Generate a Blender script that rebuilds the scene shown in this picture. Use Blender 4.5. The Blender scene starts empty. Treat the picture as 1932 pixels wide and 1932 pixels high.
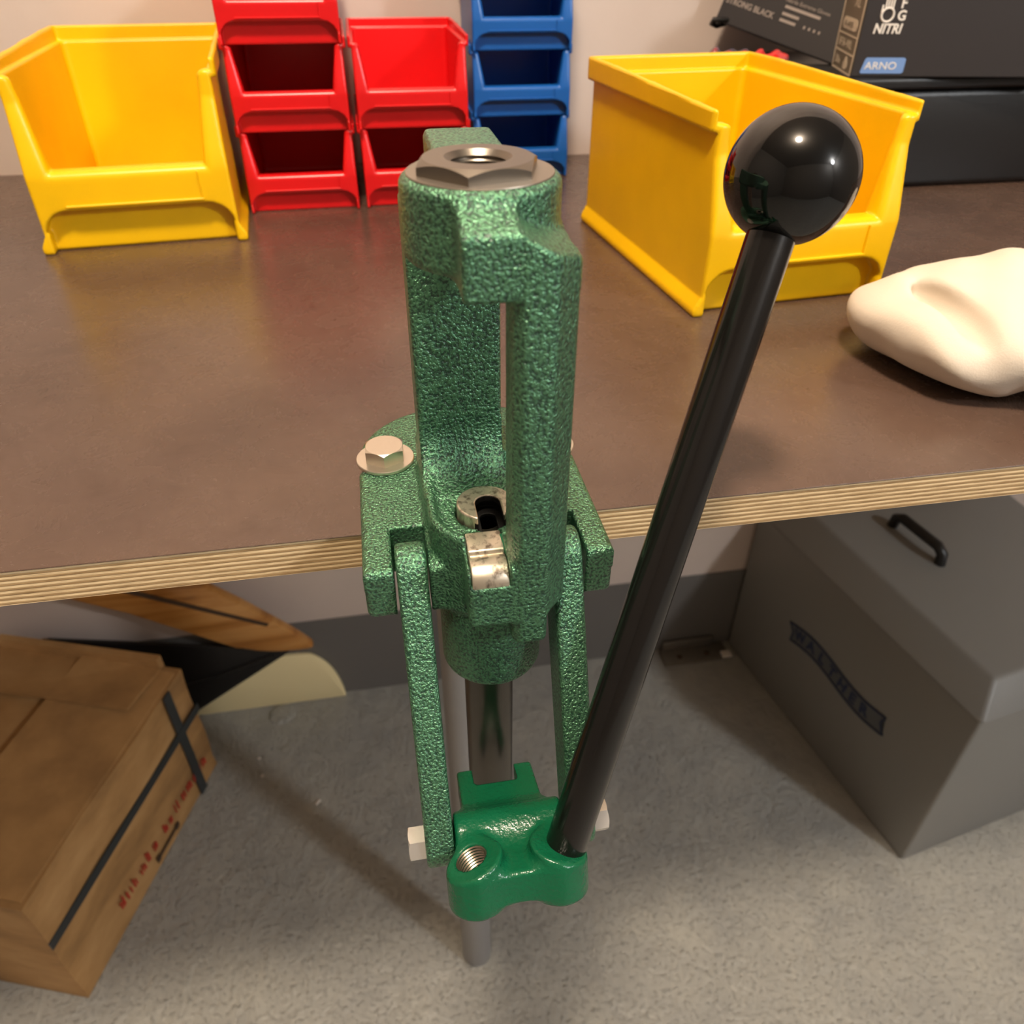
import bpy, bmesh, math, random
import numpy as np
from mathutils import Vector, Matrix

random.seed(4)
SC = bpy.context.scene
COL = SC.collection

# ------------------------------------------------------------------ camera, world, lamps, exposure
CAM = np.array([-.036, -.30, 1.233])
_f = 1449.
_D = np.array([-9, 1930, _f]); _D /= np.linalg.norm(_D)
_Y = np.array([-321, -1090, _f]); _Y -= _D * (_D @ _Y); _Y /= np.linalg.norm(_Y)
_X = -np.cross(_Y, _D)
if _X[0] < 0: _X = -_X
_M = np.array([_X, _Y, -_D])
cd = bpy.data.cameras.new('camera')
cam = bpy.data.objects.new('camera', cd); COL.objects.link(cam)
R = Matrix([[_M[i][0], -_M[i][1], -_M[i][2]] for i in range(3)])
cam.matrix_world = Matrix.Translation(Vector(CAM)) @ R.to_4x4()
cd.sensor_width = 36; cd.lens = 36 * _f / 1932
cd.clip_start = .01
cd.dof.use_dof = True; cd.dof.focus_distance = .37; cd.dof.aperture_fstop = 11.5
SC.camera = cam

W = bpy.data.worlds.new('world'); SC.world = W; W.use_nodes = True
W.node_tree.nodes['Background'].inputs[0].default_value = (.9, .85, .78, 1)
W.node_tree.nodes['Background'].inputs[1].default_value = .05

def lamp(name, loc, energy, radius, color):
    d = bpy.data.lights.new(name, 'POINT'); d.energy = energy; d.shadow_soft_size = radius; d.color = color
    o = bpy.data.objects.new(name, d); COL.objects.link(o); o.location = loc
    return o
lamp('warm_ceiling_lamp', (-.14, -.49, 2.78), 122, .115, (1, .84, .66))
lamp('cool_ceiling_lamp', (2.30, -2.19, 2.70), 116, .14, (.93, .97, 1))
SC.view_settings.view_transform = 'Standard'
SC.view_settings.look = 'None'
SC.view_settings.gamma = 1
SC.view_settings.use_curve_mapping = False
SC.view_settings.exposure = 0.5

# ------------------------------------------------------------------ helpers
def tag(o, label=None, cat=None, group=None, kind=None):
    if label: o['label'] = label
    if cat: o['category'] = cat
    if group: o['group'] = group
    if kind: o['kind'] = kind
    return o

def thing(name, loc, label, cat, group=None, rz=0):
    o = bpy.data.objects.new(name, None); COL.objects.link(o)
    o.location = loc; o.rotation_euler = (0, 0, rz); o.empty_display_size = .02
    return tag(o, label, cat, group)

def root_of(o):
    p = Vector((0, 0, 0))
    while o is not None:
        p += Vector(o.location); o = o.parent
    return p

def link(name, me, mat, parent=None, world=True, label=None):
    """link a mesh; when world is True its vertices are in world space and are shifted to its parent"""
    if mat is not None:
        me.materials.clear()
        for m in (mat if isinstance(mat, (list, tuple)) else [mat]): me.materials.append(m)
    o = bpy.data.objects.new(name, me); COL.objects.link(o)
    if parent is not None:
        if world:
            me.transform(Matrix.Translation(-root_of(parent)))
        o.parent = parent
    if label: o['label'] = label
    return o

def from_bm(name, bm, mat, parent=None, world=True, smooth=None, label=None):
    me = bpy.data.meshes.new(name); bm.to_mesh(me); bm.free()
    if smooth is not None:
        me.polygons.foreach_set('use_smooth', [True] * len(me.polygons))
        if smooth < 180: me.set_sharp_from_angle(angle=math.radians(smooth))
    return link(name, me, mat, parent, world, label)

def from_np(name, v, fc, mat, parent=None, world=True, label=None):
    me = bpy.data.meshes.new(name); me.from_pydata(v.tolist(), [], fc.tolist())
    me.polygons.foreach_set('use_smooth', [True] * len(me.polygons)); me.update()
    return link(name, me, mat, parent, world, label)

def bm_box(bm, lo, hi, bev=0, seg=2, mat4=None):
    lo = Vector(lo); hi = Vector(hi); c = (lo + hi) / 2; s = hi - lo
    t = bmesh.new()
    bmesh.ops.create_cube(t, size=1, matrix=Matrix.Translation(c) @ Matrix.Diagonal((s.x, s.y, s.z, 1)))
    if bev: bmesh.ops.bevel(t, geom=t.edges[:], offset=bev, segments=seg, profile=.5, affect='EDGES')
    if mat4 is not None: t.transform(mat4)
    merge(bm, t); return bm

def merge(bm, t):
    me = bpy.data.meshes.new('tmp'); t.to_mesh(me); t.free(); bm.from_mesh(me); bpy.data.meshes.remove(me)

def frame_from(z, xhint=(1, 0, 0)):
    z = Vector(z).normalized(); x = Vector(xhint); x = (x - z * x.dot(z)).normalized(); y = z.cross(x)
    return Matrix((x, y, z)).transposed()

def bm_lathe(bm, prof, n=48, origin=(0, 0, 0), axis=(0, 0, 1), xhint=(1, 0, 0), phase=0):
    """revolve (r, h) points about an axis; r=0 closes the end"""
    F = frame_from(axis, xhint); O = Vector(origin); rings = []
    for r, h in prof:
        if r <= 1e-7: rings.append([bm.verts.new(O + F @ Vector((0, 0, h)))])
        else: rings.append([bm.verts.new(O + F @ Vector((r * math.cos(phase + 2 * math.pi * i / n), r * math.sin(phase + 2 * math.pi * i / n), h))) for i in range(n)])
    for a, b in zip(rings, rings[1:]):
        for i in range(n):
            j = (i + 1) % n
            if len(a) == 1 and len(b) == 1: continue
            if len(a) == 1: bm.faces.new((a[0], b[j], b[i]))
            elif len(b) == 1: bm.faces.new((a[i], a[j], b[0]))
            else: bm.faces.new((a[i], a[j], b[j], b[i]))
    bmesh.ops.recalc_face_normals(bm, faces=bm.faces[:])
    return bm

def bm_prism(bm, pts, h, mat4=None, bev=0, seg=2):
    t = bmesh.new()
    a = [t.verts.new((x, y, 0)) for x, y in pts]; b = [t.verts.new((x, y, h)) for x, y in pts]
    n = len(pts)
    t.faces.new(a[::-1]); t.faces.new(b)
    for i in range(n): t.faces.new((a[i], a[(i + 1) % n], b[(i + 1) % n], b[i]))
    bmesh.ops.recalc_face_normals(t, faces=t.faces[:])
    if bev:
        ee = [e for e in t.edges if len(e.link_faces) == 2 and e.calc_face_angle(0) > .5]
        bmesh.ops.bevel(t, geom=ee, offset=bev, segments=seg, profile=.5, affect='EDGES')
    if mat4 is not None: t.transform(mat4)
    merge(bm, t); return bm

def bm_tube(bm, pts, r, n=10, closed=False):
    pts = [Vector(p) for p in pts]; rings = []; N = len(pts); x = None
    for i, p in enumerate(pts):
        a = pts[(i - 1) % N] if closed or i > 0 else p
        b = pts[(i + 1) % N] if closed or i < N - 1 else p
        d = (b - a).normalized()
        if x is None: x = d.orthogonal().normalized()
        x = (x - d * x.dot(d)).normalized(); y = d.cross(x)
        rr = r[i] if isinstance(r, (list, tuple)) else r
        rings.append([bm.verts.new(p + (x * math.cos(2 * math.pi * k / n) + y * math.sin(2 * math.pi * k / n)) * rr) for k in range(n)])
    rr = list(zip(rings, rings[1:])) + ([(rings[-1], rings[0])] if closed else [])
    for a, b in rr:
        for k in range(n): bm.faces.new((a[k], a[(k + 1) % n], b[(k + 1) % n], b[k]))
    if not closed:
        bm.faces.new(rings[0][::-1]); bm.faces.new(rings[-1])
    bmesh.ops.recalc_face_normals(bm, faces=bm.faces[:])
    return bm

def text_bm(bm, s, size, mat4, depth=.0003, sx=1., bold=0, align='LEFT', shear=0):
    cu = bpy.data.curves.new('t', 'FONT'); cu.body = s; cu.size = size; cu.extrude = depth; cu.offset = bold; cu.shear = shear
    cu.align_x = align; cu.resolution_u = 3
    o = bpy.data.objects.new('t', cu); COL.objects.link(o)
    dg = bpy.context.evaluated_depsgraph_get(); me = bpy.data.meshes.new_from_object(o.evaluated_get(dg))
    me.transform(mat4 @ Matrix.Diagonal((sx, 1, 1, 1)))
    bm.from_mesh(me)
    bpy.data.meshes.remove(me); bpy.data.objects.remove(o); bpy.data.curves.remove(cu)

def basis(o, x, y):
    x = Vector(x).normalized(); y = Vector(y); y = (y - x * y.dot(x)).normalized(); z = x.cross(y)
    m = Matrix((x, y, z)).transposed().to_4x4(); m.translation = Vector(o); return m

# ---- signed distance modelling (union of rounded solids with cast fillets) -> mesh by surface nets
def sbox(x, y, z, lo, hi, r=0.):
    c = [(a + b) / 2 for a, b in zip(lo, hi)]; h = [(b - a) / 2 - r for a, b in zip(lo, hi)]
    qx = np.abs(x - c[0]) - h[0]; qy = np.abs(y - c[1]) - h[1]; qz = np.abs(z - c[2]) - h[2]
    return np.sqrt(np.maximum(qx, 0) ** 2 + np.maximum(qy, 0) ** 2 + np.maximum(qz, 0) ** 2) + np.minimum(np.maximum(qx, np.maximum(qy, qz)), 0) - r
def ext(d2, z, z0, z1, r=0.):
    a = d2 + r; b = np.abs(z - (z0 + z1) / 2) - (z1 - z0) / 2 + r
    return np.minimum(np.maximum(a, b), 0) + np.sqrt(np.maximum(a, 0) ** 2 + np.maximum(b, 0) ** 2) - r
def circ(x, y, cx, cy, r): return np.sqrt((x - cx) ** 2 + (y - cy) ** 2) - r
def rect(x, y, lo, hi, r=0.):
    qx = np.abs(x - (lo[0] + hi[0]) / 2) - (hi[0] - lo[0]) / 2 + r; qy = np.abs(y - (lo[1] + hi[1]) / 2) - (hi[1] - lo[1]) / 2 + r
    return np.sqrt(np.maximum(qx, 0) ** 2 + np.maximum(qy, 0) ** 2) + np.minimum(np.maximum(qx, qy), 0) - r
def scyl(x, y, z, cx, cy, rad, z0, z1, r=0.): return ext(circ(x, y, cx, cy, rad), z, z0, z1, r)
def smin(a, b, k):
    h = np.maximum(k - np.abs(a - b), 0) / k; return np.minimum(a, b) - h * h * k / 4
def smax(a, b, k): return -smin(-a, -b, k)
def caps2(x, y, a, b, r):
    ax, ay = a; bx, by = b; dx, dy = bx - ax, by - ay
    t = np.clip(((x - ax) * dx + (y - ay) * dy) / (dx * dx + dy * dy), 0, 1)
    return np.sqrt((x - ax - t * dx) ** 2 + (y - ay - t * dy) ** 2) - r

def surface_nets(fn, lo, hi, h, proj=2):
    n = [int(math.ceil((b - a) / h)) + 1 for a, b in zip(lo, hi)]
    ax = [(lo[i] + h * np.arange(n[i])).astype(np.float32) for i in range(3)]
    D = fn(ax[0][:, None, None], ax[1][None, :, None], ax[2][None, None, :]).astype(np.float32)
    D = np.broadcast_to(D, n).copy()
    D[D == 0] = 1e-6
    S = D < 0
    m = [k - 1 for k in n]
    cnt = np.zeros(m, np.float32); acc = np.zeros(m + [3], np.float32)
    for a in range(3):
        o = [i for i in range(3) if i != a]
        for u in (0, 1):
            for v in (0, 1):
                s0 = [None] * 3; s1 = [None] * 3
                s0[a] = slice(0, m[a]); s1[a] = slice(1, m[a] + 1)
                for q, w in zip(o, (u, v)): s0[q] = s1[q] = slice(w, m[q] + w)
                d0 = D[tuple(s0)]; d1 = D[tuple(s1)]; c = S[tuple(s0)] != S[tuple(s1)]
                t = np.where(c, d0 / np.where(c, d0 - d1, 1), 0)
                cnt += c; acc[..., a] += t
                for q, w in zip(o, (u, v)): acc[..., q] += np.where(c, w, 0)
    act = cnt > 0
    idx = -np.ones(m, np.int64); idx[act] = np.arange(act.sum())
    I = np.argwhere(act)
    V = (I + acc[act] / cnt[act][:, None]) * h + np.array(lo)
    F = []
    for a in range(3):
        b, c = (a + 1) % 3, (a + 2) % 3
        s0 = [slice(1, m[i]) for i in range(3)]; s1 = list(s0)
        s0[a] = slice(0, m[a]); s1[a] = slice(1, m[a] + 1)
        A = S[tuple(s0)]; B = S[tuple(s1)]
        E = np.argwhere(A != B)
        E[:, b] += 1; E[:, c] += 1
        fl = A[A != B]
        def g(db, dc):
            J = E.copy(); J[:, b] += db; J[:, c] += dc; return idx[J[:, 0], J[:, 1], J[:, 2]]
        q = np.stack([g(-1, -1), g(0, -1), g(0, 0), g(-1, 0)], 1)
        q[~fl] = q[~fl][:, ::-1]
        F.append(q)
    F = np.concatenate(F)
    e = h * .2
    for _ in range(proj):
        x, y, z = V[:, 0], V[:, 1], V[:, 2]
        d = fn(x, y, z)
        G = np.stack([fn(x + e, y, z) - fn(x - e, y, z), fn(x, y + e, z) - fn(x, y - e, z), fn(x, y, z + e) - fn(x, y, z - e)], 1) / (2 * e)
        st = (d / np.maximum((G * G).sum(1), .25))[:, None] * G
        L = np.linalg.norm(st, axis=1, keepdims=True)
        V = V - st * np.minimum(1, h * .6 / np.maximum(L, 1e-9))
    return V, F

# ------------------------------------------------------------------ materials
def srgb(c):
    return tuple((v / 12.92 if v <= .04045 else ((v + .055) / 1.055) ** 2.4) for v in [x / 255 for x in c]) + (1,)
class Mat:
    def __init__(s, name, color, rough=.5, metal=0., **kw):
        s.m = bpy.data.materials.new(name); s.m.use_nodes = True; s.nt = s.m.node_tree
        s.b = s.nt.nodes['Principled BSDF']
        s.b.inputs['Base Color'].default_value = color; s.b.inputs['Roughness'].default_value = rough; s.b.inputs['Metallic'].default_value = metal
        for k, v in kw.items(): s.b.inputs[k].default_value = v
        s.co = None; s.h = None
    def n(s, t, **kw):
        q = s.nt.nodes.new(t)
        for k, v in kw.items():
            if k in q.inputs: q.inputs[k].default_value = v
            else: setattr(q, k, v)
        return q
    def l(s, a, b): s.nt.links.new(a, b)
    def coord(s, scale=(1, 1, 1), which='Object', rot=(0, 0, 0)):
        t = s.n('ShaderNodeTexCoord'); m = s.n('ShaderNodeMapping')
        m.inputs['Scale'].default_value = scale; m.inputs['Rotation'].default_value = rot
        s.l(t.outputs[which], m.inputs[0]); return m.outputs[0]
    def noise(s, scale, detail=3, rough=.5, co=None, dist=0.):
        q = s.n('ShaderNodeTexNoise'); q.inputs['Scale'].default_value = scale; q.inputs['Detail'].default_value = detail
        q.inputs['Roughness'].default_value = rough; q.inputs['Distortion'].default_value = dist
        s.l(co if co is not None else s.coord(), q.inputs['Vector']); return q.outputs[0]
    def ramp(s, src, stops):
        r = s.n('ShaderNodeValToRGB'); el = r.color_ramp.elements
        while len(el) < len(stops): el.new(.5)
        for e, (p, c) in zip(el, stops): e.position = p; e.color = c if len(c) == 4 else tuple(c) + (1,)
        s.l(src, r.inputs[0]); return r.outputs[0]
    def color(s, out): s.l(out, s.b.inputs['Base Color'])
    def bump(s, src, strength, dist):
        q = s.n('ShaderNodeBump'); q.inputs['Strength'].default_value = strength; q.inputs['Distance'].default_value = dist
        s.l(src, q.inputs['Height'])
        if s.h is not None: s.l(s.h, q.inputs['Normal'])
        s.h = q.outputs[0]; s.l(s.h, s.b.inputs['Normal'])
    def roughness(s, src, a, b):
        q = s.n('ShaderNodeMapRange'); q.inputs['To Min'].default_value = a; q.inputs['To Max'].default_value = b
        s.l(src, q.inputs[0]); s.l(q.outputs[0], s.b.inputs['Roughness'])

def hammered(name, scale, bump):
    m = Mat(name, srgb((16, 98, 66)), .4)
    m.b.inputs['Specular IOR Level'].default_value = .9
    n = m.noise(scale, 2, .5)
    m.color(m.ramp(n, [(.38, srgb((7, 60, 40))), (.56, srgb((100, 154, 118)))]))
    m.l(m.ramp(n, [(.36, (.2, .2, .2)), (.54, (.85, .85, .85))]), m.b.inputs['Metallic'])
    m.bump(n, bump, .0013)
    m.b.inputs['Coat Weight'].default_value = .35; m.b.inputs['Coat Roughness'].default_value = .22
    m.bump(m.noise(90, 2), .15, .002)
    m.l(m.h, m.b.inputs['Coat Normal'])
    return m.m
M_GREEN = hammered('hammered_green_enamel', 760, 1.0)
M_GREEN_LINK = hammered('hammered_green_enamel_coarse', 780, 1.0)
m = Mat('green_enamel_smooth', srgb((12, 86, 56)), .24); m.bump(m.noise(560, 2), .5, .0008); m.bump(m.noise(60, 3), .3, .003); M_GREEN_SMOOTH = m.m
m = Mat('bare_cast_iron', srgb((150, 140, 128)), .42, .85); m.bump(m.noise(900, 2), .15, .0003); M_IRON = m.m
m = Mat('blued_steel', srgb((136, 128, 118)), .36, 1.0)
m.bump(m.noise(500, 3, .6, m.coord((1, 1, 1))), .12, .0003); M_BLUED = m.m
m = Mat('polished_ram_steel', srgb((92, 89, 84)), .3, 1.0); m.roughness(m.noise(60, 3), .3, .36); M_RAM = m.m
m = Mat('zinc_steel', srgb((212, 202, 186)), .3, .9); m.bump(m.noise(600, 2), .12, .0003); M_ZINC = m.m
m = Mat('chrome_nut', srgb((240, 236, 230)), .25, .8); M_CHROME = m.m
m = Mat('milled_steel', srgb((196, 184, 166)), .36, .85)
nn = m.noise(240, 5, .65, m.coord((1, 1, .25))); m.color(m.ramp(nn, [(.34, srgb((120, 108, 96))), (.5, srgb((205, 194, 176)))])); m.bump(nn, .2, .0004); M_MILLED = m.m
m = Mat('thread_steel', srgb((150, 138, 124)), .3, .9); M_THREAD = m.m
m = Mat('black_handle', srgb((20, 18, 17)), .15); M_ROD = m.m
m = Mat('black_ball_plastic', srgb((9, 9, 9)), .06); m.b.inputs['Specular IOR Level'].default_value = .6; M_BALL = m.m
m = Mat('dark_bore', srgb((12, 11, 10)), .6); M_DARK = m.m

def plastic(name, c, rough=.36, var=.12):
    m = Mat(name, srgb(c), rough)
    n = m.noise(9, 3)
    lo = tuple(max(0, v * (1 - var)) for v in srgb(c)[:3]); hi = tuple(min(1, v * (1 + var * .5)) for v in srgb(c)[:3])
    m.color(m.ramp(n, [(.3, lo), (.7, hi)]))
    m.bump(m.noise(700, 2), .08, .0003)
    return m.m
M_YELLOW = plastic('yellow_bin_plastic', (242, 190, 2))
M_RED = plastic('red_bin_plastic', (214, 20, 24), .3)
M_BLUE = plastic('blue_bin_plastic', (22, 92, 172), .32)

# film faced plywood: dark brown face, scuffed
m = Mat('brown_film_face', srgb((84, 60, 52)), .33)
co = m.coord()
a = m.noise(5, 6, .6, co); b = m.noise(38, 6, .7, co, .6); fine = m.noise(1600, 1, .5, co)
mx = m.n('ShaderNodeMixRGB', blend_type='MULTIPLY'); mx.inputs[0].default_value = 1
m.l(m.ramp(a, [(.3, srgb((72, 55, 47))), (.7, srgb((94, 74, 62)))]), mx.inputs[1])
m.l(m.ramp(b, [(.28, (.8, .78, .76)), (.45, (1, 1, 1)), (.66, (1, 1, 1)), (.76, (1.25, 1.22, 1.2))]), mx.inputs[2])
m.color(mx.outputs[0]); m.roughness(b, .2, .34); m.bump(fine, .12, .0002); m.bump(m.noise(20, 4, .6, co), .05, .002)
M_FILM = m.m
# plywood edge: veneers alternate along Z
m = Mat('plywood_edge', srgb((196, 164, 118)), .7)
co = m.coord()
sx = m.n('ShaderNodeSeparateXYZ'); m.l(co, sx.inputs[0])
wob = m.noise(30, 3, .6, m.coord((1, 1, 4)))
ma = m.n('ShaderNodeMath', operation='MULTIPLY_ADD'); m.l(wob, ma.inputs[0]); ma.inputs[1].default_value = .0007; m.l(sx.outputs[2], ma.inputs[2])
mm = m.n('ShaderNodeMath', operation='MULTIPLY'); m.l(ma.outputs[0], mm.inputs[0]); mm.inputs[1].default_value = 1 / .0028
fr = m.n('ShaderNodeMath', operation='FRACT'); m.l(mm.outputs[0], fr.inputs[0])
st = m.ramp(fr.outputs[0], [(.0, srgb((104, 78, 50))), (.08, srgb((170, 138, 96))), (.46, srgb((196, 164, 118))), (.54, srgb((246, 220, 176))), (.93, srgb((242, 214, 168))), (1., srgb((110, 84, 54)))])
gr = m.noise(1, 5, .7, m.coord((60, 60, 900)))
mx = m.n('ShaderNodeMixRGB', blend_type='MULTIPLY'); mx.inputs[0].default_value = .8
m.l(st, mx.inputs[1]); m.l(m.ramp(gr, [(.35, (.62, .56, .48)), (.55, (1, 1, 1))]), mx.inputs[2]); m.color(mx.outputs[0])
m.bump(fr.outputs[0], .25, .0006); m.bump(gr, .4, .0006); M_PLY = m.m

m = Mat('white_wall_paint', srgb((214, 200, 190)), .5)
co = m.coord(); m.color(m.ramp(m.noise(2.2, 4, .5, co), [(.3, srgb((188, 170, 160))), (.7, srgb((212, 196, 184)))]))
m.bump(m.noise(60, 5, .6, co), .12, .004); m.bump(m.noise(9, 3, .5, co), .15, .01); M_WALL = m.m
m = Mat('grey_floor_paint', srgb((158, 156, 150)), .42)
co = m.coord(); n1 = m.noise(7, 5, .6, co); n2 = m.noise(30, 5, .6, m.coord((1, .8, 1), rot=(0, 0, .6)), .8); n3 = m.noise(150, 3, .6, co)
m.color(m.ramp(n1, [(.3, srgb((146, 145, 141))), (.7, srgb((168, 165, 156)))]))
m.bump(n2, .5, .012); m.bump(m.ramp(n3, [(.55, (0, 0, 0)), (.75, (1, 1, 1))]), .7, .004)
m.roughness(n2, .36, .55); M_FLOOR = m.m
m = Mat('grey_band_paint', srgb((104, 100, 96)), .5); m.bump(m.noise(40, 4), .2, .003); M_BAND = m.m
m = Mat('ceiling_paint', srgb((150, 144, 138)), .7); M_CEIL = m.m
m = Mat('room_paint', srgb((128, 122, 116)), .7); M_ROOM = m.m
m = Mat('grey_leg_paint', srgb((150, 148, 148)), .38); m.bump(m.noise(120, 2), .1, .001); M_LEG = m.m
m = Mat('grey_crate_plastic', srgb((128, 126, 122)), .45); m.bump(m.noise(500, 2), .12, .0006); M_CRATE = m.m
m = Mat('crate_print_navy', srgb((34, 46, 76)), .5); M_NAVY = m.m
m = Mat('crate_print_band', srgb((88, 90, 92)), .5); M_BANNER = m.m
m = Mat('black_plastic', srgb((22, 21, 21)), .4); m.bump(m.noise(200, 3), .2, .001); M_BLACK = m.m
m = Mat('black_carton', srgb((46, 42, 42)), .42); m.bump(m.noise(300, 2), .08, .0005); M_CARTON = m.m
m = Mat('beige_carton_print', srgb((126, 112, 92)), .5); M_BEIGE = m.m
m = Mat('cream_print', srgb((226, 208, 180)), .5); M_CREAMP = m.m
m = Mat('white_print', srgb((228, 222, 214)), .5); M_WHITEP = m.m
m = Mat('blue_print', srgb((112, 146, 200)), .5); M_BLUEP = m.m
m = Mat('grey_print', srgb((150, 138, 130)), .5); M_GREYP = m.m
m = Mat('crumpled_foil', srgb((120, 20, 26)), .25)
n = m.noise(14, 2, .5); m.color(m.ramp(n, [(.40, srgb((30, 26, 60))), (.47, srgb((70, 62, 70))), (.53, srgb((200, 30, 24)))])); m.bump(m.noise(40, 4), .5, .01); M_FOIL = m.m
m = Mat('cardboard', srgb((160, 118, 74)), .75)
co = m.coord(); n = m.noise(6, 5, .6, m.coord((1, 1, 2.5)))
m.color(m.ramp(n, [(.3, srgb((136, 100, 60))), (.5, srgb((172, 130, 80))), (.72, srgb((196, 154, 102)))])); m.bump(m.noise(3, 4, .6, m.coord((10, 10, 60))), .1, .002); M_CARD = m.m
m = Mat('box_strap', srgb((46, 50, 52)), .4); M_STRAP = m.m
m = Mat('red_box_print', srgb((176, 52, 34)), .7); M_REDP = m.m
m = Mat('brown_box_print', srgb((66, 48, 34)), .7); M_BRP = m.m
m = Mat('varnished_wood', srgb((176, 116, 56)), .3)
w = m.noise(1, 6, .6, m.coord((3, 3, 34), rot=(0, -.48, 0)), .7)
m.color(m.ramp(w, [(.3, srgb((112, 64, 24))), (.45, srgb((168, 112, 52))), (.62, srgb((190, 138, 78)))])); M_WOOD = m.m
m = Mat('cream_laminate', srgb((240, 222, 172)), .4); M_CREAM = m.m
m = Mat('cotton_cloth', srgb((216, 204, 188)), .85)
m.bump(m.noise(900, 2), .25, .0006); m.bump(m.noise(22, 4), .25, .006); M_CLOTH = m.m
m = Mat('dull_metal', srgb((128, 122, 114)), .45, .6); m.bump(m.noise(80, 3), .2, .001); M_DULL = m.m
m = Mat('paint_chip_white', srgb((216, 208, 200)), .6); M_CHIP = m.m

# ------------------------------------------------------------------ the setting
def struct(name, bm, mat, **kw):
    o = from_bm(name, bm, mat, **kw); o['kind'] = 'structure'; return o
WX0, WX1, WY0, WY1, H = -2.2, 2.8, -2.9, .776, 2.92
struct('floor', bm_box(bmesh.new(), (WX0, WY0, -.1), (WX1, WY1, 0)), M_FLOOR)
struct('ceiling', bm_box(bmesh.new(), (WX0, WY0, H), (WX1, WY1, H + .1)), M_CEIL)
struct('wall_back', bm_box(bmesh.new(), (WX0, WY1, -.1), (WX1, WY1 + .1, H + .1)), M_WALL)
struct('wall_front', bm_box(bmesh.new(), (WX0, WY0 - .1, -.1), (WX1, WY0, H + .1)), M_ROOM)
struct('wall_left', bm_box(bmesh.new(), (WX0 - .1, WY0 - .1, -.1), (WX0, WY1 + .1, H + .1)), M_ROOM)
struct('wall_right', bm_box(bmesh.new(), (WX1, WY0 - .1, -.1), (WX1 + .1, WY1 + .1, H + .1)), M_ROOM)
struct('baseboard_back', bm_box(bmesh.new(), (WX0, WY1 - .003, 0), (WX1, WY1, .207), .001), M_BAND)

# ------------------------------------------------------------------ workbench
bench = thing('workbench', (0, .39, 0), 'workbench with dark brown film-faced plywood top and exposed ply edge', 'workbench')
BX0, BX1, BT = -1.15, 1.35, .021
bm = bmesh.new(); bm_box(bm, (BX0, 0, 1 - .0009), (BX1, .772, 1), .0003, 1); from_bm('worktop_face', bm, M_FILM, bench, label='dark brown smooth film face of the worktop')
bm = bmesh.new(); bm_box(bm, (BX0, .0006, 1 - BT), (BX1, .772, 1 - .0009), .0002, 1); from_bm('plywood_core', bm, M_PLY, bench, label='pale plywood edge showing its thin layers')
bm = bmesh.new(); bm_lathe(bm, [(0, 0), (.0195, 0), (.0213, .004), (.0213, 1 - BT - .006), (.034, 1 - BT - .006), (.034, 1 - BT), (0, 1 - BT)], 48, (.0085, .23, 0)); from_bm('leg', bm, M_LEG, bench, smooth=40, label='round grey metal leg standing on the floor')

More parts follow.
